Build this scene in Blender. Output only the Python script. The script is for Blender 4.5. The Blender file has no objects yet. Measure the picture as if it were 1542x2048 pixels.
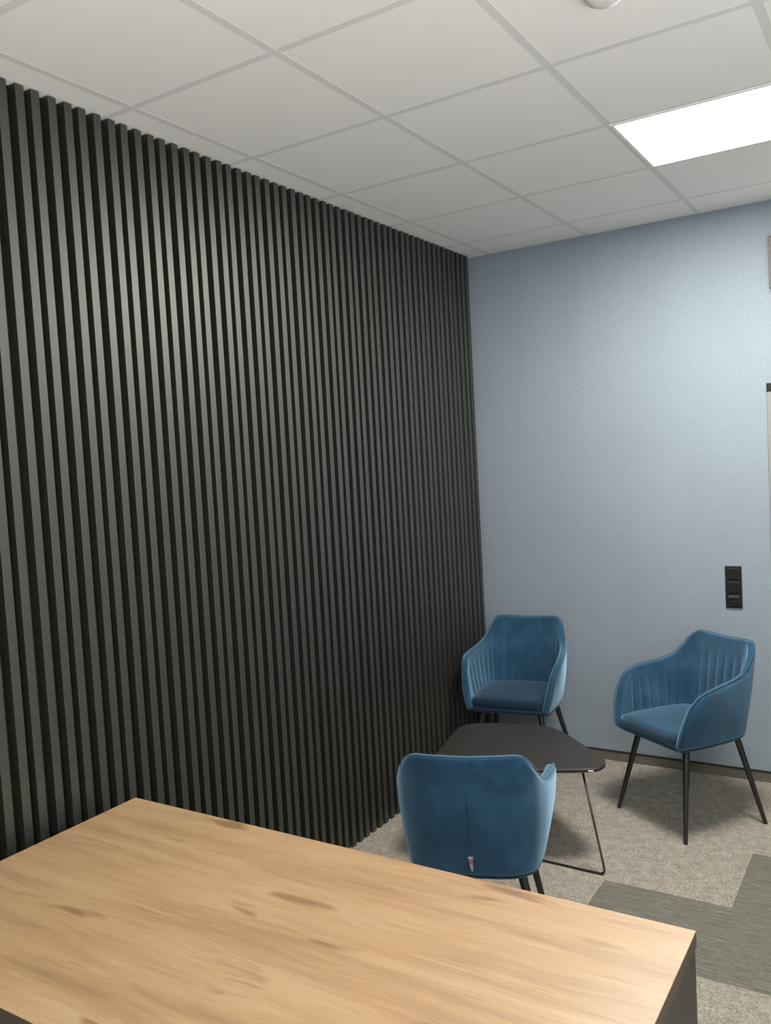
import bpy, bmesh, math, random
from mathutils import Vector, Matrix
random.seed(3)
C = bpy.context.scene.collection
H = 2.992            # floor to ceiling
X0, Y0, T = 0.11479, -0.32623, 0.6   # ceiling grid origin and module

# ---------------------------------------------------------------- helpers
def tag(o, label=None, cat=None, group=None, kind=None):
    if label: o['label'] = label
    if cat: o['category'] = cat
    if group: o['group'] = group
    if kind: o['kind'] = kind
    return o

def empty(name, loc, rz=0.0, label=None, cat=None, group=None):
    o = bpy.data.objects.new(name, None)
    o.empty_display_size = 0.1
    C.objects.link(o)
    o.location = loc
    o.rotation_euler = (0, 0, rz)
    return tag(o, label, cat, group)

def obj(name, bm, mats, parent=None, smooth=False):
    me = bpy.data.meshes.new(name)
    bm.normal_update()
    bm.to_mesh(me)
    bm.free()
    for m in (mats if isinstance(mats, (list, tuple)) else [mats]):
        me.materials.append(m)
    if smooth:
        for p in me.polygons: p.use_smooth = True
    o = bpy.data.objects.new(name, me)
    C.objects.link(o)
    if parent: o.parent = parent
    return o

def box(bm, x0, x1, y0, y1, z0, z1, bevel=0.0, mat=0, seg=2):
    vs = [bm.verts.new((x, y, z)) for x in (x0, x1) for y in (y0, y1) for z in (z0, z1)]
    F = [(0, 1, 3, 2), (4, 6, 7, 5), (0, 4, 5, 1), (2, 3, 7, 6), (0, 2, 6, 4), (1, 5, 7, 3)]
    fs = [bm.faces.new([vs[i] for i in f]) for f in F]
    for f in fs: f.material_index = mat
    if bevel > 0:
        es = list({e for f in fs for e in f.edges})
        r = bmesh.ops.bevel(bm, geom=es, offset=bevel, segments=seg, profile=0.5, affect='EDGES')
        for f in r['faces']: f.material_index = mat
    return fs

def tube(bm, pts, rad, seg=12, closed=False, mat=0):
    """sweep a circle along pts; rad a number or one number per point"""
    n = len(pts)
    pts = [Vector(p) for p in pts]
    R = rad if isinstance(rad, (list, tuple)) else [rad] * n
    up = None
    rings = []
    for i in range(n):
        a = pts[(i - 1) % n] if (closed or i > 0) else pts[i]
        b = pts[(i + 1) % n] if (closed or i < n - 1) else pts[i]
        t = (b - a).normalized()
        if up is None:
            up = Vector((0, 0, 1)) if abs(t.z) < 0.9 else Vector((1, 0, 0))
        s = t.cross(up).normalized()
        up = s.cross(t).normalized()
        rings.append([bm.verts.new(pts[i] + (s * math.cos(k * 2 * math.pi / seg) + up * math.sin(k * 2 * math.pi / seg)) * R[i]) for k in range(seg)])
    for i in range(n if closed else n - 1):
        r0, r1 = rings[i], rings[(i + 1) % n]
        for k in range(seg):
            f = bm.faces.new((r0[k], r0[(k + 1) % seg], r1[(k + 1) % seg], r1[k]))
            f.material_index = mat
            f.smooth = True
    if not closed:
        bm.faces.new(list(reversed(rings[0]))).material_index = mat
        bm.faces.new(rings[-1]).material_index = mat

def lathe(bm, prof, seg=48, mat=0, c=(0, 0)):
    rings = []
    for r, z in prof:
        if r < 1e-6: rings.append([bm.verts.new((c[0], c[1], z))])
        else: rings.append([bm.verts.new((c[0] + r * math.cos(2 * math.pi * k / seg), c[1] + r * math.sin(2 * math.pi * k / seg), z)) for k in range(seg)])
    for a, b in zip(rings, rings[1:]):
        for k in range(seg):
            q = [a[k % len(a)], a[(k + 1) % len(a)], b[(k + 1) % len(b)], b[k % len(b)]]
            u = []
            for v in q:
                if v not in u: u.append(v)
            if len(u) > 2:
                f = bm.faces.new(u); f.smooth = True; f.material_index = mat
    bmesh.ops.recalc_face_normals(bm, faces=bm.faces[:])

# ---------------------------------------------------------------- materials
class NT:
    def __init__(s, name):
        s.m = bpy.data.materials.new(name); s.m.use_nodes = True
        s.t = s.m.node_tree; s.n = s.t.nodes; s.l = s.t.links
        s.b = s.n['Principled BSDF']
    def node(s, typ, **kw):
        n = s.n.new(typ)
        for k, v in kw.items():
            if k in n.inputs: n.inputs[k].default_value = v
            else: setattr(n, k, v)
        return n
    def link(s, a, b): s.l.new(a, b)
    def coords(s, scale=(1, 1, 1), rot=(0, 0, 0)):
        tc = s.node('ShaderNodeTexCoord'); mp = s.node('ShaderNodeMapping')
        mp.inputs['Scale'].default_value = scale; mp.inputs['Rotation'].default_value = rot
        s.link(tc.outputs['Object'], mp.inputs['Vector'])
        return mp.outputs['Vector']
    def noise(s, vec, scale, detail=4, rough=0.55, dist=0.0):
        n = s.node('ShaderNodeTexNoise'); n.inputs['Scale'].default_value = scale
        n.inputs['Detail'].default_value = detail; n.inputs['Roughness'].default_value = rough
        n.inputs['Distortion'].default_value = dist
        s.link(vec, n.inputs['Vector'])
        return n.outputs['Fac']
    def ramp(s, fac, stops):
        r = s.node('ShaderNodeValToRGB'); e = r.color_ramp.elements
        while len(e) < len(stops): e.new(0.5)
        for el, (p, c) in zip(e, stops):
            el.position = p; el.color = (c[0], c[1], c[2], 1) if isinstance(c, (tuple, list)) else (c, c, c, 1)
        s.link(fac, r.inputs['Fac'])
        return r.outputs['Color']
    def mix(s, fac, a, b, mode='MIX'):
        n = s.node('ShaderNodeMix'); n.data_type = 'RGBA'; n.blend_type = mode
        for sock, v in ((n.inputs[0], fac), (n.inputs[6], a), (n.inputs[7], b)):
            if isinstance(v, (int, float)): sock.default_value = v
            elif isinstance(v, (tuple, list)): sock.default_value = (v[0], v[1], v[2], 1)
            else: s.link(v, sock)
        return n.outputs[2]
    def bump(s, h, strength=0.2, dist=0.01):
        n = s.node('ShaderNodeBump'); n.inputs['Strength'].default_value = strength
        n.inputs['Distance'].default_value = dist
        s.link(h, n.inputs['Height']); s.link(n.outputs['Normal'], s.b.inputs['Normal'])
    def set(s, **kw):
        for k, v in kw.items():
            k = k.replace('_', ' ')
            i = s.b.inputs[k]
            if isinstance(v, bpy.types.NodeSocket): s.link(v, i)
            elif isinstance(v, (tuple, list)): i.default_value = (v[0], v[1], v[2], 1)
            else: i.default_value = v
        return s.m

def plain(name, col, rough=0.5, metal=0.0, spec=0.5, grain=0.06, gs=60):
    m = NT(name)
    v = m.coords()
    f = m.noise(v, gs, 3)
    c = m.ramp(f, [(0.3, tuple(x * (1 - grain) for x in col)), (0.7, tuple(x * (1 + grain) for x in col))])
    return m.set(Base_Color=c, Roughness=rough, Metallic=metal, **{'Specular_IOR_Level': spec})

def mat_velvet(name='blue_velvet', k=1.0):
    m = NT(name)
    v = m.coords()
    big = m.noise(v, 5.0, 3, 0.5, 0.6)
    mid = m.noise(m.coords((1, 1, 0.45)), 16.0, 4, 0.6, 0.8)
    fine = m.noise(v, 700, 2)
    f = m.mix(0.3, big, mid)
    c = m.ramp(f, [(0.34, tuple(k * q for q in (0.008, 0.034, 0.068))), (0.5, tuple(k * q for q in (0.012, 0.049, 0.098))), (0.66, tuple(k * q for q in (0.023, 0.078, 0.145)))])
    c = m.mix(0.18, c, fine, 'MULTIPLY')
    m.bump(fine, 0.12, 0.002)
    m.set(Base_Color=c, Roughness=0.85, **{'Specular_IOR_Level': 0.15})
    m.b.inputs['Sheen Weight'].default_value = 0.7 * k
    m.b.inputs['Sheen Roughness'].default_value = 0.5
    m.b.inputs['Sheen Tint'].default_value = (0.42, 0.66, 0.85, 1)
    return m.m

def mat_wood():
    m = NT('light_oak_laminate')
    v = m.coords((1.0, 7.0, 1.0))
    warp = m.noise(m.coords((1.2, 3.0, 1)), 2.2, 3, 0.5)
    # wandering grain: offset the cross-grain coordinate by a slow noise
    sep = m.node('ShaderNodeSeparateXYZ'); m.link(m.coords(), sep.inputs[0])
    ma = m.node('ShaderNodeMath', operation='MULTIPLY_ADD'); m.link(warp, ma.inputs[0]); ma.inputs[1].default_value = 0.05; m.link(sep.outputs['Y'], ma.inputs[2])
    cmb = m.node('ShaderNodeCombineXYZ'); m.link(sep.outputs['X'], cmb.inputs['X']); m.link(ma.outputs[0], cmb.inputs['Y']); m.link(sep.outputs['Z'], cmb.inputs['Z'])
    def mapped(scale):
        mp = m.node('ShaderNodeMapping'); mp.inputs['Scale'].default_value = scale
        m.link(cmb.outputs[0], mp.inputs['Vector']); return mp.outputs['Vector']
    a = m.noise(mapped((0.7, 9, 1)), 2.0, 5, 0.6, 0.25)
    b = m.noise(mapped((2.5, 60, 1)), 3.0, 4, 0.65)
    k = m.noise(mapped((1.7, 9.5, 1)), 1.9, 2, 0.5, 0.3)
    base = m.ramp(a, [(0.3, (0.345, 0.210, 0.106)), (0.5, (0.465, 0.297, 0.155)), (0.72, (0.53, 0.362, 0.205))])
    fine = m.ramp(b, [(0.32, 0.70), (0.6, 1.0)])
    c = m.mix(0.55, base, fine, 'MULTIPLY')
    knots = m.ramp(k, [(0.63, 1.0), (0.73, (0.58, 0.50, 0.42))])
    c = m.mix(1.0, c, knots, 'MULTIPLY')
    m.bump(b, 0.04, 0.002)
    return m.set(Base_Color=c, Roughness=0.40, **{'Specular_IOR_Level': 0.8})

def mat_wallpaper():
    m = NT('blue_grey_textile_wallpaper')
    weft = m.noise(m.coords((60, 1, 420)), 1.0, 3, 0.6)
    warp = m.noise(m.coords((420, 1, 40)), 1.0, 3, 0.6)
    f = m.mix(0.5, weft, warp)
    cloud = m.noise(m.coords((1, 1, 0.4)), 3.0, 3)
    c = m.ramp(f, [(0.38, (0.205, 0.248, 0.294)), (0.62, (0.268, 0.317, 0.369))])
    c2 = m.ramp(cloud, [(0.3, 0.93), (0.7, 1.0)])
    c = m.mix(1.0, c, c2, 'MULTIPLY')
    m.bump(f, 0.15, 0.001)
    return m.set(Base_Color=c, Roughness=0.75, **{'Specular_IOR_Level': 0.3})

def mat_carpet_light():
    m = NT('beige_grey_carpet')
    v = m.coords()
    a = m.noise(v, 105, 5, 0.78)
    b = m.noise(v, 22, 4, 0.65)
    f = m.mix(0.26, a, b)
    c = m.ramp(f, [(0.36, (0.125, 0.112, 0.090)), (0.50, (0.275, 0.252, 0.212)), (0.58, (0.36, 0.335, 0.29)), (0.67, (0.62, 0.59, 0.53))])
    m.bump(a, 0.5, 0.006)
    return m.set(Base_Color=c, Roughness=0.95, **{'Specular_IOR_Level': 0.1})

def mat_carpet_dark():
    m = NT('dark_striated_carpet')
    a = m.noise(m.coords((9, 150, 1)), 1.0, 4, 0.7)
    b = m.noise(m.coords((60, 190, 1)), 1.0, 3, 0.7)
    f = m.mix(0.35, a, b)
    c = m.ramp(f, [(0.34, (0.080, 0.078, 0.066)), (0.52, (0.138, 0.134, 0.114)), (0.70, (0.27, 0.262, 0.225))])
    m.bump(f, 0.4, 0.004)
    return m.set(Base_Color=c, Roughness=0.95, **{'Specular_IOR_Level': 0.1})

def mat_ceiling(name, v):
    m = NT(name)
    a = m.noise(m.coords(), 260, 3, 0.7)
    c = m.ramp(a, [(0.3, (v * .97, v * .965, v * .94)), (0.7, (v, v * .995, v * .975))])
    m.bump(a, 0.06, 0.001)
    return m.set(Base_Color=c, Roughness=0.9, **{'Specular_IOR_Level': 0.2})

def mat_emit(name, col, s):
    m = NT(name)
    m.set(Base_Color=(0.9, 0.9, 0.9), Roughness=0.5)
    m.b.inputs['Emission Color'].default_value = (*col, 1)
    m.b.inputs['Emission Strength'].default_value = s
    return m.m

M = dict(
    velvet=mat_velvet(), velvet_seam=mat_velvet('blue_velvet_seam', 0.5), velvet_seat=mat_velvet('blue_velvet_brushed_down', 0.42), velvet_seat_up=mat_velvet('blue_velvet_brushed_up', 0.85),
    wood=mat_wood(),
    wallpaper=mat_wallpaper(),
    carpet=mat_carpet_light(), carpet_dark=mat_carpet_dark(),
    tile=mat_ceiling('ceiling_tile_white', 0.88), tbar=mat_ceiling('ceiling_bar_white', 0.72),
    slat=plain('anthracite_lacquer', (0.0085, 0.0102, 0.0080), 0.50, 0, 1.0, 0.05, 90),
    slat_back=plain('black_felt', (0.012, 0.013, 0.012), 0.9, 0, 0.2),
    black_metal=plain('black_powder_coat', (0.012, 0.012, 0.011), 0.38, 0.0, 0.5),
    table_top=plain('black_table_laminate', (0.024, 0.021, 0.0175), 0.42, 0, 0.5, 0.1, 200),
    desk_body=plain('dark_grey_melamine', (0.040, 0.041, 0.034), 0.5, 0, 0.4),
    desk_edge=plain('brown_edge_band', (0.075, 0.060, 0.043), 0.5, 0, 0.4),
    plastic=plain('black_plastic', (0.014, 0.014, 0.013), 0.28, 0, 0.5),
    white_plastic=plain('white_plastic', (0.72, 0.71, 0.68), 0.4),
    grey_metal=plain('grey_frame', (0.04, 0.042, 0.04), 0.5),
    white_paint=plain('grey_wall_paint', (0.22, 0.225, 0.22), 0.8),
    jamb=plain('light_grey_jamb', (0.21, 0.215, 0.225), 0.5),
    door=plain('dark_door_leaf', (0.03, 0.03, 0.03), 0.5),
    skirt=plain('taupe_carpet_skirting', (0.125, 0.115, 0.092), 0.95, 0, 0.1, 0.25, 220),
    tag=plain('white_tag_cloth', (0.62, 0.55, 0.56), 0.8),
    pink=plain('pink_tag_print', (0.50, 0.20, 0.27), 0.8),
    lamp=mat_emit('led_diffuser', (1.0, 0.95, 0.88), 90.0),
    fill_glow=mat_emit('fill_pane_glow', (1.0, 0.985, 0.95), 0.35),  # weak glow of the added pane, fill light only
    lamp_frame=plain('white_lamp_frame', (0.8, 0.8, 0.78), 0.4),
)

sp_ = M['slat'].node_tree.nodes['Principled BSDF']
sp_.inputs['IOR'].default_value = 1.64
sp_.inputs['Specular Tint'].default_value = (.97, 1.0, .91, 1)
M['wood'].node_tree.nodes['Principled BSDF'].inputs['IOR'].default_value = 1.6

# ---------------------------------------------------------------- the room
XR, YF = 4.30, -7.0        # far right wall, wall behind the camera
SD = 0.036                 # depth of the slats (their front is at x = 0)
WL = -SD - 0.012           # face of the left wall itself

# floor: 0.5 m carpet tiles
bm = bmesh.new()
dark = {(2, 3), (3, 3), (3, 2), (4, 2), (4, 3), (5, 3), (-1, 9), (5, 1), (6, 1)}
gx, gy = 0.13, 0.13     # joints at x = gx + .5 i, y = gy - .5 j
xs = [WL - 0.15] + [gx + .5 * i for i in range(0, 9) if gx + .5 * i < XR] + [XR + 0.1]
ys = [0.35] + [gy - .5 * j for j in range(0, 16) if gy - .5 * j > YF and gy - .5 * j < 0.1] + [YF - 0.1]
vv = {(i, j): bm.verts.new((x, y, 0)) for i, x in enumerate(xs) for j, y in enumerate(ys)}
for i in range(len(xs) - 1):
    for j in range(len(ys) - 1):
        f = bm.faces.new((vv[i, j + 1], vv[i + 1, j + 1], vv[i + 1, j], vv[i, j]))
        ti = round(((xs[i] + xs[i + 1]) / 2 - gx - .25) / .5); tj = round((gy - (ys[j] + ys[j + 1]) / 2 - .25) / .5)
        f.material_index = 1 if (ti, tj) in dark else 0
floor = tag(obj('floor', bm, [M['carpet'], M['carpet_dark']]), kind='structure')

# walls
def wall(name, m, *b):
    bm = bmesh.new()
    for q in b: box(bm, *q)
    return tag(obj(name, bm, m), kind='structure')
DX0, DX1, DZ = 1.617, 2.53, 2.085
wall('wall_left', M['white_paint'], (WL - 0.1, WL, YF, 0.0, 0, H + .05))
wall('wall_back', M['wallpaper'], (WL - 0.1, DX0, 0.0, 0.2, 0, H + .05), (DX1, XR + .1, 0.0, 0.2, 0, H + .05), (DX0, DX1, 0.0, 0.2, DZ, H + .05))
wall('wall_right', M['white_paint'], (XR, XR + 0.1, YF, 0.0, 0, H + .05))
wall('wall_front', M['white_paint'], (WL - 0.1, XR + .1, YF - 0.1, YF, 0, H + .05))

# doorway at the right end of the back wall
bm = bmesh.new(); box(bm, DX0 + .045, DX1 - .045, 0.135, 0.175, 0.005, DZ - .045, .002)
d = tag(obj('door_1', bm, M['door']), kind='structure')
bm = bmesh.new()
box(bm, DX0 + .001, DX0 + .045, -.006, 0.19, 0, DZ - .045, .002); box(bm, DX1 - .045, DX1 - .001, -.006, 0.19, 0, DZ - .045, .002)
obj('door_jamb', bm, M['jamb'], d)
bm = bmesh.new(); box(bm, DX0 + .001, DX1 - .001, -.008, 0.19, DZ - .045, DZ - .001, .002); obj('door_head', bm, M['plastic'], d)
bm = bmesh.new(); tube(bm, [(DX1 - .12, .133, 1.05), (DX1 - .12, .085, 1.05), (DX1 - .24, .085, 1.05)], .009); obj('door_handle', bm, M['grey_metal'], d)

# carpet skirting on the back wall with its black top profile
bm = bmesh.new(); box(bm, .001, DX0 - .002, -.011, -.0005, 0.001, .052)
b = tag(obj('baseboard_back', bm, M['skirt']), kind='structure')
bm = bmesh.new(); box(bm, .001, DX0 - .002, -.0135, -.0005, .052, .058); obj('baseboard_profile', bm, M['plastic'], b)

# ceiling: lay-in tiles that drop a little below the visible bars
bm = bmesh.new()
lights = {(2, -1), (4, -9)}
i0, i1 = -1, int((XR - X0) / T) + 1
for i in range(i0, i1 + 1):
    for j in range(-12, 1):
        # j = 0 is the strip between the last bar and the back wall
        x0, x1 = X0 + T * i, X0 + T * (i + 1)
        y0, y1 = Y0 + T * j, Y0 + T * (j + 1)
        # light at column 2, row -1 occupies y Y0-1.2 .. Y0-0.6
        if (i, j + 1) in lights and (i, j + 1) != (9, 9): continue
        cx0, cx1, cy0, cy1 = max(x0 + .011, WL), min(x1 - .011, XR), max(y0 + .011, YF), min(y1 - .011, 0.0)
        if cx1 - cx0 < .02 or cy1 - cy0 < .02: continue
        box(bm, cx0, cx1, cy0, cy1, H + .0008, H + .02)
ceil = tag(obj('ceiling', bm, M['tile']), kind='structure')
bm = bmesh.new()
for i in range(0, i1 + 1):
    x = X0 + T * i
    if x < XR: box(bm, x - .0135, x + .0135, YF, 0, H, H + .03)
for j in range(-12, 1):
    y = Y0 + T * j
    if y > YF: box(bm, WL, XR, y - .0135, y + .0135, H + .0003, H + .031)
box(bm, WL - .1, XR + .1, YF - .1, .2, H + .035, H + .06)
obj('ceiling_grid', bm, M['tbar'], ceil)

# LED panels laid into the ceiling grid
def led(i, j, label):
    x0, x1, y0, y1 = X0 + T * i, X0 + T * (i + 1), Y0 + T * (j - 1), Y0 + T * j
    e = empty('ceiling_light', ((x0 + x1) / 2, (y0 + y1) / 2, H), 0, label, 'ceiling light')
    h = T / 2 - .003
    bm = bmesh.new()
    for a in ((-h, h, -h, -h + .014), (-h, h, h - .014, h), (-h, -h + .014, -h + .014, h - .014), (h - .014, h, -h + .014, h - .014)):
        box(bm, *a, -.004, .012)
    obj('frame', bm, M['lamp_frame'], e)
    bm = bmesh.new(); box(bm, -h + .014, h - .014, -h + .014, h - .014, -.001, .01); obj('diffuser', bm, M['lamp'], e)
led(2, -1, 'square white lit ceiling panel above the blue chair by the wall sockets')
led(4, -9, 'square lit ceiling panel added behind the viewer, unseen, for more light')  # added out of view to light the room; only the first panel is visible

# smoke detector
e = empty('smoke_detector', (1.600, -2.47, H), 0, 'round white smoke detector on the ceiling, cut by the top edge of the picture', 'smoke detector')
bm = bmesh.new(); lathe(bm, [(0, 0), (.054, 0), (.054, -.012), (.050, -.016), (0, -.016)]); obj('base', bm, M['white_plastic'], e)
bm = bmesh.new(); lathe(bm, [(0, -.0165), (.043, -.0165), (.046, -.026), (.043, -.036), (.03, -.043), (.012, -.045), (0, -.045)]); obj('head', bm, M['white_plastic'], e)

# ---------------------------------------------------------------- slat cladding on the left wall
e = empty('slat_cladding', (0, -2.4, 0), 0, 'dark grey vertical slat cladding covering the whole left wall', 'wall cladding')
bm = bmesh.new(); box(bm, WL + .0005, -SD, -4.55 + 2.4, -.001 + 2.4, .002, H - .002); obj('backing_board', bm, M['slat_back'], e)
bm = bmesh.new()
P, offs, w = 0.1725, (0.0, 0.0605, 0.1195), 0.0292
k = -9
while True:
    g = -3.0189 + P * k
    if g > -.03: break
    for o_ in offs:
        a = g + o_
        if a + w < -.0 and a > -4.54:
            jx = random.uniform(-.0006, .0006)
            box(bm, -SD, jx, a + 2.4, a + w + 2.4, .0025 + random.uniform(0, .002), H - .003, .0005, seg=1)
    k += 1
obj('slats', bm, M['slat'], e)

# ---------------------------------------------------------------- wall sockets
# added framed glowing pane in the right wall, out of view, as fill light
bm = bmesh.new()
wy0, wy1, wz0, wz1 = -5.2, -1.6, .9, 2.4
for a in ((wy0 - .06, wy1 + .06, wz0 - .06, wz0), (wy0 - .06, wy1 + .06, wz1, wz1 + .06), (wy0 - .06, wy0, wz0, wz1), (wy1, wy1 + .06, wz0, wz1), (-3.43, -3.37, wz0, wz1)):
    box(bm, XR - .05, XR - .0005, a[0], a[1], a[2], a[3], .003)
wn = tag(obj('fill_window_1', bm, M['lamp_frame']), kind='structure')
bm = bmesh.new(); box(bm, XR - .02, XR - .001, wy0, wy1, wz0, wz1); obj('fill_pane', bm, M['fill_glow'], wn)

e = empty('wall_socket_plate', (1.4325, 0, 1.0315), 0, 'black vertical three-gang switch and socket plate on the blue-grey wall', 'wall socket')
bm = bmesh.new(); box(bm, -.0415, .0415, -.009, -.0003, -.1115, .1115, .003); obj('frame', bm, M['plastic'], e)
for zc in (.071, 0.0):
    bm = bmesh.new(); box(bm, -.029, .029, -.0185, -.0095, zc - .029, zc + .029, .003, seg=3)
    # rocker: tilt its face so the top stands proud
    for v in bm.verts:
        if v.co.y < -.014: v.co.y += (v.co.z - zc) * -.10
    obj('rocker_switch', bm, M['plastic'], e)
bm = bmesh.new(); box(bm, -.029, .029, -.014, -.0095, -.100, -.042, .002)
s_ = obj('data_socket', bm, M['plastic'], e)
bm = bmesh.new(); box(bm, -.026, .026, -.022, -.0145, -.058, -.044, .002); obj('socket_cover', bm, M['grey_metal'], s_)
bm = bmesh.new(); box(bm, -.018, .018, -.0165, -.0142, -.086, -.066, .001); obj('socket_port', bm, M['slat_back'], s_)

# panel on the wall above the door, only its left edge in the picture
e = empty('wall_panel', (1.906, 0, 2.68), 0, 'white rectangular panel in a thin dark frame high on the wall above the doorway', 'wall panel')
bm = bmesh.new()
for a in ((-.256, -.244, -.128, .128), (.244, .256, -.128, .128), (-.244, .244, -.128, -.116), (-.244, .244, .116, .128)):
    box(bm, a[0], a[1], -.045, -.0005, a[2], a[3], .001)
obj('frame', bm, M['grey_metal'], e)
bm = bmesh.new(); box(bm, -.2435, .2435, -.038, -.0005, -.1155, .1155); obj('face', bm, M['white_plastic'], e)

# ---------------------------------------------------------------- desk
DXL, DXR, DYB, DYF, DH = 0.085, 1.846, -2.896, -3.781, 0.75
cx, cy = (DXL + DXR) / 2, (DYB + DYF) / 2
e = empty('desk', (cx, cy, 0), 0, 'large wooden-topped office desk with dark side panels in the foreground', 'desk')
hx, hy = (DXR - DXL) / 2, (DYB - DYF) / 2
bm = bmesh.new(); box(bm, -hx, hx, -hy, hy, DH - .036, DH, .0012, seg=2)
for f in bm.faces: f.material_index = 0 if abs(f.normal.z) > .5 else 1
bm.normal_update()
for f in bm.faces: f.material_index = 0 if f.normal.z > .3 else 1
obj('desktop', bm, [M['wood'], M['desk_edge']], e)
for s in (-1, 1):
    bm = bmesh.new(); x = s * (hx - .0205); box(bm, x - .018, x + .018, -hy + .004, hy - .004, .004, DH - .0365, .001); obj('side_panel', bm, M['desk_body'], e)
bm = bmesh.new(); box(bm, -hx + .04, hx - .04, hy - .12, hy - .10, .25, DH - .0365, .001); obj('modesty_panel', bm, M['desk_body'], e)

# ---------------------------------------------------------------- coffee table
TZ = 0.42
e = empty('coffee_table', (.66, -1.13, 0), 0, 'low black coffee table with rounded triangular top between the three blue chairs', 'coffee table')
ctrl = [(1.083, -1.185), (1.045, -1.245), (.88, -1.325), (.62, -1.44), (.47, -1.495), (.385, -1.475), (.345, -1.38), (.305, -1.20), (.268, -1.03), (.262, -.94), (.31, -.865), (.43, -.812), (.58, -.778), (.69, -.783), (.79, -.845), (.95, -.995), (1.06, -1.105)]
def cr(pts, n=8, closed=True):
    out = []
    N = len(pts)
    for i in range(N if closed else N - 1):
        p = [Vector(pts[(i + k) % N] if closed else pts[min(max(i + k, 0), N - 1)]) for k in (-1, 0, 1, 2)]
        for t in range(n):
            t /= n
            out.append(.5 * ((2 * p[1]) + (-p[0] + p[2]) * t + (2 * p[0] - 5 * p[1] + 4 * p[2] - p[3]) * t * t + (-p[0] + 3 * p[1] - 3 * p[2] + p[3]) * t ** 3))
    return out
loop = cr([(x - .66, y + 1.13) for x, y in ctrl])
bm = bmesh.new()
def ring(bm, loop, d, z):
    out = []
    N = len(loop)
    for i, q in enumerate(loop):
        t = (loop[(i + 1) % N] - loop[i - 1]).normalized()
        nrm = Vector((t.y, -t.x))     # loop runs clockwise seen from above?
        out.append(bm.verts.new((q.x + nrm.x * d, q.y + nrm.y * d, z)))
    return out
area = sum(loop[i].x * loop[(i + 1) % len(loop)].y - loop[(i + 1) % len(loop)].x * loop[i].y for i in range(len(loop)))
sg = -1 if area > 0 else 1      # negative d moves inwards
ins = [(.004, TZ - .018), (0, TZ - .014), (0, TZ - .002), (.002, TZ)]
rings = [ring(bm, loop, d * sg, z) for d, z in ins]
for a, b_ in zip(rings, rings[1:]):
    for i in range(len(loop)):
        bm.faces.new((a[i], a[(i + 1) % len(loop)], b_[(i + 1) % len(loop)], b_[i]))
bm.faces.new(rings[0]); bm.faces.new(rings[-1])
bmesh.ops.recalc_face_normals(bm, faces=bm.faces[:])
top = obj('tabletop', bm, M['table_top'], e)
bm = bmesh.new()
bmat = Matrix.Translation((1.047 - .66, -1.2465 + 1.13, TZ - .0085)) @ Matrix.Rotation(math.radians(26), 4, 'Z')
box(bm, -.011, .011, -.0025, .0, -.003, .003)
bmesh.ops.transform(bm, matrix=bmat, verts=bm.verts[:])
lb = obj('edge_label', bm, M['white_plastic'], top); lb['label'] = 'small pale sticker on the table edge'
def wire(pts, r=.0048, rad=.03):
    """polyline with rounded inner corners"""
    P_ = [Vector(p) for p in pts]; out = [P_[0]]
    for i in range(1, len(P_) - 1):
        a, b_, c = P_[i - 1], P_[i], P_[i + 1]
        u, v = (a - b_).normalized(), (c - b_).normalized()
        s0, s1 = b_ + u * rad, b_ + v * rad
        for k in range(9):
            t = k / 8
            out.append(s0 * (1 - t) ** 2 + b_ * 2 * t * (1 - t) + s1 * t * t)
    out.append(P_[-1])
    bm = bmesh.new(); tube(bm, out, r, 12); return bm
def W(x, y, z): return (x - .66, y + 1.13, z)
obj('wire_leg', wire([W(1.005, -1.235, TZ - .017), W(1.125, -1.337, .0055), W(.42, -1.315, .0055), W(.47, -1.25, TZ - .017)]), M['black_metal'], e)
obj('wire_leg', wire([W(.45, -.93, TZ - .017), W(.36, -.90, .0055), W(.40, -1.19, .0055), W(.43, -1.12, TZ - .017)]), M['black_metal'], e)

# ---------------------------------------------------------------- the blue velvet armchair
def cr1(ts, vs, t):
    """smooth interpolation through knots (finite-difference tangents)"""
    n = len(ts)
    if t <= ts[0]: return vs[0] + (vs[1] - vs[0]) / (ts[1] - ts[0]) * (t - ts[0]) * 0
    if t >= ts[-1]: return vs[-1]
    i = max(k for k in range(n - 1) if ts[k] <= t)
    def tan(k):
        if k == 0: return 0.0 if True else 0
        if k == n - 1: return (vs[-1] - vs[-2]) / (ts[-1] - ts[-2])
        return (vs[k + 1] - vs[k - 1]) / (ts[k + 1] - ts[k - 1])
    h = ts[i + 1] - ts[i]; u = (t - ts[i]) / h
    t0, t1 = tan(i), tan(i + 1)
    return ((2 * u ** 3 - 3 * u * u + 1) * vs[i] + (u ** 3 - 2 * u * u + u) * h * t0 + (-2 * u ** 3 + 3 * u * u) * vs[i + 1] + (u ** 3 - u * u) * h * t1)
S = [0, .22, .36, .46, .56, .72, .88, 1.0]
SXB, SXM, SXT, SY, SF = .853, .874, .925, .839, 1.03
LX = [[0, .148, .206, .222, .227, .230, .228, .222],
      [0, .150, .218, .248, .266, .284, .292, .284],
      [0, .152, .208, .235, .255, .275, .283, .275]]
LY = [[-.205, -.200, -.168, -.115, -.055, .050, .150, .222],
      [-.255, -.250, -.212, -.150, -.075, .050, .150, .222],
      [-.300, -.296, -.268, -.205, -.12, .040, .150, .222]]
LX = [[v * k for v in L] for L, k in zip(LX, (SXB, SXM, SXT))]
LY = [[v * (SY if v < 0 else SF) for v in L] for L in LY]
ZB = .436
ZL = [.36, .60, .84]
def lag(z, a, b_, c):
    z0, z1, z2 = ZL
    return a * (z - z1) * (z - z2) / ((z0 - z1) * (z0 - z2)) + b_ * (z - z0) * (z - z2) / ((z1 - z0) * (z1 - z2)) + c * (z - z0) * (z - z1) / ((z2 - z0) * (z2 - z1))
RS = [0, .20, .29, .35, .41, .48, .58, .72, .86, .94, 1.0]
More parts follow.
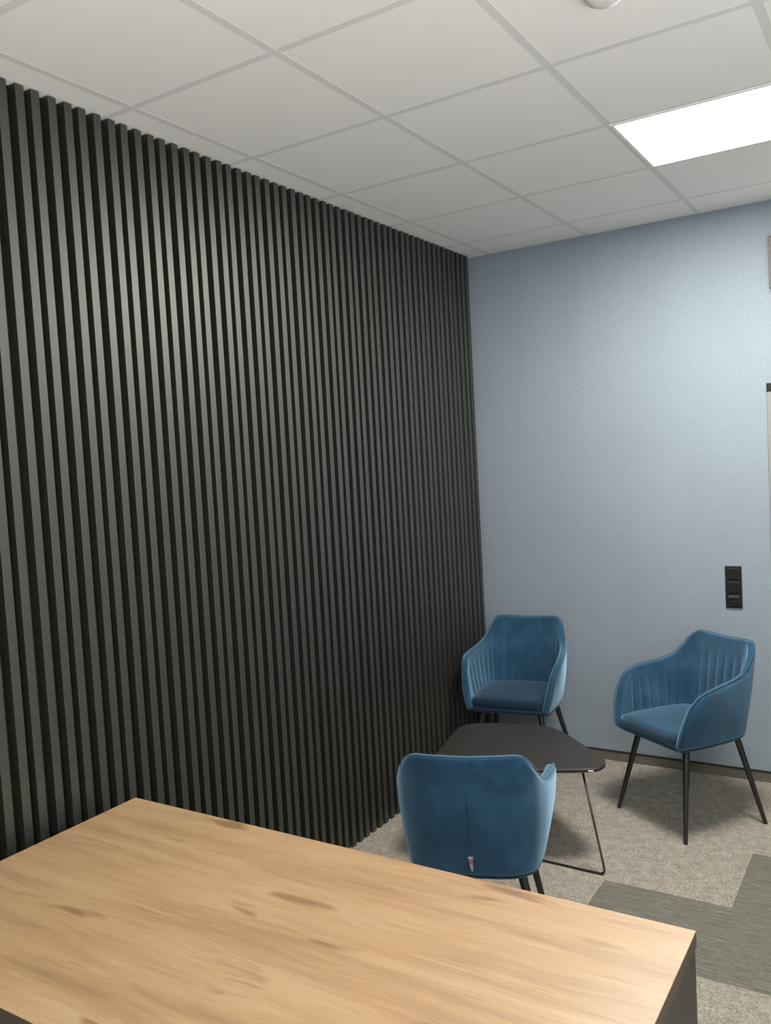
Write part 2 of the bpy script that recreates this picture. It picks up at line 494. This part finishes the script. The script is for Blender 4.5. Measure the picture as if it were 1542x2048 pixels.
RH = [.827, .832, .830, .806, .758, .718, .697, .684, .670, .650, .605]
def shell(u, v):
    s = abs(u); sx = 1 if u >= 0 else -1
    h = cr1(RS, RH, s); zb = ZB
    z = zb + (h - zb) * v
    x = lag(z, *[cr1(S, L, s) for L in LX]); y = lag(z, *[cr1(S, L, s) for L in LY])
    # the front end of the arm bulges forward halfway up and rounds off at the top
    e_ = max(0, (s - .6) / .4) ** 2
    y += e_ * (.012 - .95 * max(0, z - .47) ** 2 - .16 * max(0, z - .44))
    x -= e_ * .008
    return Vector((sx * x, y, z))
def nrm(u, v):
    e_ = .004
    du = shell(min(1, u + e_), v) - shell(max(-1, u - e_), v)
    dv = shell(u, min(1, v + e_)) - shell(u, max(0, v - e_))
    return du.cross(dv).normalized()      # outward

def chair_meshes():
    us = [i / 180 for i in range(-180, 181)]
    us += [-.005, .005, -.0022, .0022]
    us = sorted(set(us)); NV = 40
    vs = [j / NV for j in range(NV + 1)]
    TH = .023
    bm = bmesh.new()
    Pm = [[shell(u, v) for v in vs] for u in us]
    Nm = [[nrm(u, v) for v in vs] for u in us]
    sgn = 1 if Nm[len(us) // 2][10].y < 0 else -1
    for r in Nm:
        for k in range(len(r)): r[k] = r[k] * sgn
    # arc length for channel pattern along mid height
    ln = [0]
    for a, b_ in zip(Pm, Pm[1:]): ln.append(ln[-1] + (b_[22] - a[22]).length)
    mid = ln[len(us) // 2]
    CH = .052
    def inner_off(i, j):
        v = vs[j]; s = abs(us[i])
        ph = (ln[i] - mid) / CH
        g = abs(math.cos(math.pi * ph)) ** .25
        m_ = min(1, max(0, (v - .08) / .12)) * min(1, max(0, (.86 - v) / .12)) * min(1, max(0, (.93 - s) / .06))
        pad = .004 * math.sin(math.pi * min(1, v * 1.05))
        return .013 + pad - .0095 * m_ * (1 - g)
    def outer_off(i, j):
        u, v = us[i], vs[j]
        g = 0
        if v < .74: g = .003 * max(0, 1 - abs(u) / .0055) * min(1, (.74 - v) / .04)
        return TH - g + .003 * math.sin(math.pi * v)
    O = [[bm.verts.new(Pm[i][j] + Nm[i][j] * outer_off(i, j)) for j in range(NV + 1)] for i in range(len(us))]
    I = [[bm.verts.new(Pm[i][j] - Nm[i][j] * inner_off(i, j)) for j in range(NV + 1)] for i in range(len(us))]
    n = len(us)
    for i in range(n - 1):
        for j in range(NV):
            bm.faces.new((O[i][j], O[i + 1][j], O[i + 1][j + 1], O[i][j + 1]))
            bm.faces.new((I[i][j], I[i][j + 1], I[i + 1][j + 1], I[i + 1][j]))
    # boundary loop with a rounded edge
    idx = [(0, j) for j in range(NV)] + [(i, NV) for i in range(n - 1)] + [(n - 1, j) for j in range(NV, 0, -1)] + [(i, 0) for i in range(n - 1, 0, -1)]
    L = len(idx); K = 6; arcs = []
    pipe = []
    for q, (i, j) in enumerate(idx):
        a = sum((Pm[idx[(q + k) % L][0]][idx[(q + k) % L][1]] for k in (1, 2, 3)), Vector())
        b_ = sum((Pm[idx[(q - k) % L][0]][idx[(q - k) % L][1]] for k in (1, 2, 3)), Vector())
        t = (a - b_).normalized(); nn = Nm[i][j]
        ed = t.cross(nn).normalized()
        ci, cj = (n // 2, NV // 2)
        if ed.dot(Pm[i][j] - Pm[min(max(i, 3), n - 4)][min(max(j, 2), NV - 2)]) < 0: ed = -ed
        ro, ri = outer_off(i, j), inner_off(i, j)
        arc = [O[i][j]]
        for k in range(1, K):
            th = math.pi * k / K
            rr = ro * (1 - k / K) + ri * k / K
            arc.append(bm.verts.new(Pm[i][j] + (nn * math.cos(th) + ed * math.sin(th) * .85) * rr))
        arc.append(I[i][j]); arcs.append(arc)
        if not (j == 0 and 0 < i < n - 1):
            th = math.radians(52)
            pipe.append(Pm[i][j] + (nn * math.cos(th) + ed * math.sin(th) * .9) * (ro + .0008))
    for q in range(L):
        a, b_ = arcs[q], arcs[(q + 1) % L]
        for k in range(K):
            bm.faces.new((a[k], b_[k], b_[k + 1], a[k + 1]))
    bmesh.ops.recalc_face_normals(bm, faces=bm.faces[:])
    # piping from the front bottom of one arm over the rim to the other
    pb = bmesh.new()
    tube(pb, pipe[::2], .0020, 8)
    # --- seat cushion and seat base from the inner plan path
    def plan(z, inset, front):
        half = []
        for k in range(31):
            u = k / 30
            p = shell(u, max(0, min(1, (z - ZB) / (cr1(RS, RH, u) - ZB)))); nn = nrm(u, .2) * sgn
            half.append(Vector((max(0, p.x - nn.x * inset) if k else 0, p.y - nn.y * inset)))
        fr = []
        xe, ye = half[-1].x, half[-1].y
        for k in range(1, 11):
            a = k / 10
            fr.append(Vector((xe * (1 - a), ye + (front - ye) * min(1, a * 3.2) ** .6)))
        full = half + fr
        return full + [Vector((-p.x, p.y)) for p in reversed(full[1:-1])]
    def loft(bm, secs, c=(0, .02)):
        rs = []
        for pl, sc, z, zc in secs:
            rs.append([bm.verts.new((c[0] + (p.x - c[0]) * sc, c[1] + (p.y - c[1]) * sc, z + zc * (1 - min(1, ((p.x / .2) ** 2 + (p.y / .2) ** 2) * .5)))) for p in pl])
        for a, b_ in zip(rs, rs[1:]):
            for i in range(len(a)):
                bm.faces.new((a[i], a[(i + 1) % len(a)], b_[(i + 1) % len(a)], b_[i]))
        for r, zz in ((rs[0], secs[0][2]), (rs[-1], secs[-1][2] )):
            cv = bm.verts.new((c[0], c[1], sum(v.co.z for v in r) / len(r)))
            for i in range(len(r)): bm.faces.new((r[i], r[(i + 1) % len(r)], cv))
        bmesh.ops.recalc_face_normals(bm, faces=bm.faces[:])
    cb = bmesh.new()
    pc = plan(.46, .0125, .250)
    loft(cb, [(pc, .90, .432, 0), (pc, .985, .434, 0), (pc, 1.005, .445, 0), (pc, 1.008, .462, 0), (pc, .998, .474, 0), (pc, .975, .482, 0), (pc, .90, .4865, 0), (pc, .75, .489, 0), (pc, .5, .491, 0), (pc, .25, .492, 0)])
    bb = bmesh.new()
    pb_ = plan(.44, -.0195, .252)
    loft(bb, [(pb_, .80, .4085, 0), (pb_, .90, .4090, 0), (pb_, .96, .4115, 0), (pb_, .99, .418, 0), (pb_, .998, .426, 0), (pb_, .99, .436, 0), (pb_, .94, .441, 0)])
    return bm, pb, cb, bb

def make_chair(label, group):
    e = empty('armchair', (0, 0, 0), 0, label, 'armchair', group)
    sh, pb, cb, bb = chair_meshes()
    o = obj('shell', sh, M['velvet'], e, True)
    obj('piping', pb, M['velvet'], o, True)
    sb = bmesh.new()
    tube(sb, [shell(0, .06 + .66 * k / 24) + nrm(0, .06 + .66 * k / 24) * (-1 if nrm(0, .5).y > 0 else 1) * (.0228 + .003 * math.sin(math.pi * (.06 + .66 * k / 24))) for k in range(25)], .0016, 8)
    obj('back_seam', sb, M['velvet_seam'], o, True)
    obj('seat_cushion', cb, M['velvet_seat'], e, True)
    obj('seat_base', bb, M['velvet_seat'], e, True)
    for sx in (-1, 1):
        for sy in (-1, 1):
            bm = bmesh.new()
            a = Vector((sx * .158, .158 if sy > 0 else -.145, .412)); b_ = Vector((sx * (.2335 if sy > 0 else .255), .247 if sy > 0 else -.216, .0))
            d_ = (b_ - a)
            tube(bm, [a, a + d_ * .02, a + d_ * .975, b_ + Vector((0, 0, .0008))], [.0155, .0155, .0095, .0088], 20)
            obj('leg', bm, M['black_metal'], e)
    return e
def copy_tree(o, parent=None):
    c = o.copy(); C.objects.link(c)
    if parent: c.parent = parent
    for ch in o.children: copy_tree(ch, c)
    return c
GR = 'blue velvet armchairs around the low black table'
ch_b = make_chair('blue velvet armchair in the corner between slat wall and back wall, behind the table', GR)
ch_r = copy_tree(ch_b); ch_r['label'] = 'blue velvet armchair under the wall sockets, right of the table, all its legs in view'
ch_f = copy_tree(ch_b); ch_f['label'] = 'blue velvet armchair seen from behind, nearest to the wooden desk'
def put(o, x, y, deg): o.location = (x, y, 0); o.rotation_euler = (0, 0, math.radians(deg))
put(ch_b, .351, -.394, 187.5)
put(ch_r, 1.303, -.568, 145.3)
put(ch_f, .933, -2.128, 20.7)
# the pile of each seat lies differently: brushed down on the corner chair, up on the right one
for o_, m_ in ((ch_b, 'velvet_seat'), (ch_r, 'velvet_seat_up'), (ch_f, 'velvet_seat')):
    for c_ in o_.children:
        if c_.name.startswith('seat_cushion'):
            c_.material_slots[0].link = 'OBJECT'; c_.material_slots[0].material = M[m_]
# care tag on the back seam of the front chair
bm = bmesh.new()
pv = shell(0, .17); nb = Vector((0, -1, -.15)).normalized()
o0 = pv + nb * .0255
vs_ = []
for k in range(7):
    t = k / 6
    wdt = .0085 * (1 - .62 * t)
    for sx in (-1, 1):
        vs_.append(bm.verts.new(o0 + Vector((sx * wdt + .004 * t, -.002 - .004 * math.sin(t * 3), -.048 * t))))
for k in range(6):
    f = bm.faces.new((vs_[2 * k], vs_[2 * k + 1], vs_[2 * k + 3], vs_[2 * k + 2]))
    f.material_index = 1 if k in (1, 2) else 0
g_ = bmesh.ops.solidify(bm, geom=bm.faces[:], thickness=.0008)
tg = obj('care_tag', bm, [M['tag'], M['pink']], ch_f); tg['label'] = 'small white and pink tag on the back seam'

# added upward area light, unseen and without a lamp, brightening the ceiling
la = bpy.data.lights.new('fill_uplight', 'AREA'); la.shape = 'RECTANGLE'; la.size = 1.3; la.size_y = 1.8
la.energy = 215; la.color = (.97, .99, 1.0)
lo = bpy.data.objects.new('fill_uplight', la); C.objects.link(lo); lo.location = (3.45, -5.6, .8); lo.rotation_euler = (math.pi, 0, 0)

# ---------------------------------------------------------------- camera, world, view
cam = bpy.data.cameras.new('camera'); co = bpy.data.objects.new('camera', cam); C.objects.link(co)
co.location = (2.26921, -4.73159, 1.80451)
co.rotation_euler = (1.50927, 0.05602, 0.55912)
cam.sensor_fit = 'VERTICAL'; cam.sensor_height = 24; cam.lens = 1698.63 / 2048 * 24
cam.clip_start = .05
bpy.context.scene.camera = co
w_ = bpy.data.worlds.new('world'); bpy.context.scene.world = w_
w_.use_nodes = True
w_.node_tree.nodes['Background'].inputs[0].default_value = (.5, .55, .6, 1)
w_.node_tree.nodes['Background'].inputs[1].default_value = 0.05
vw = bpy.context.scene.view_settings
vw.view_transform = 'Standard'; vw.look = 'None'; vw.gamma = 1; vw.use_curve_mapping = False
vw.exposure = 0.06
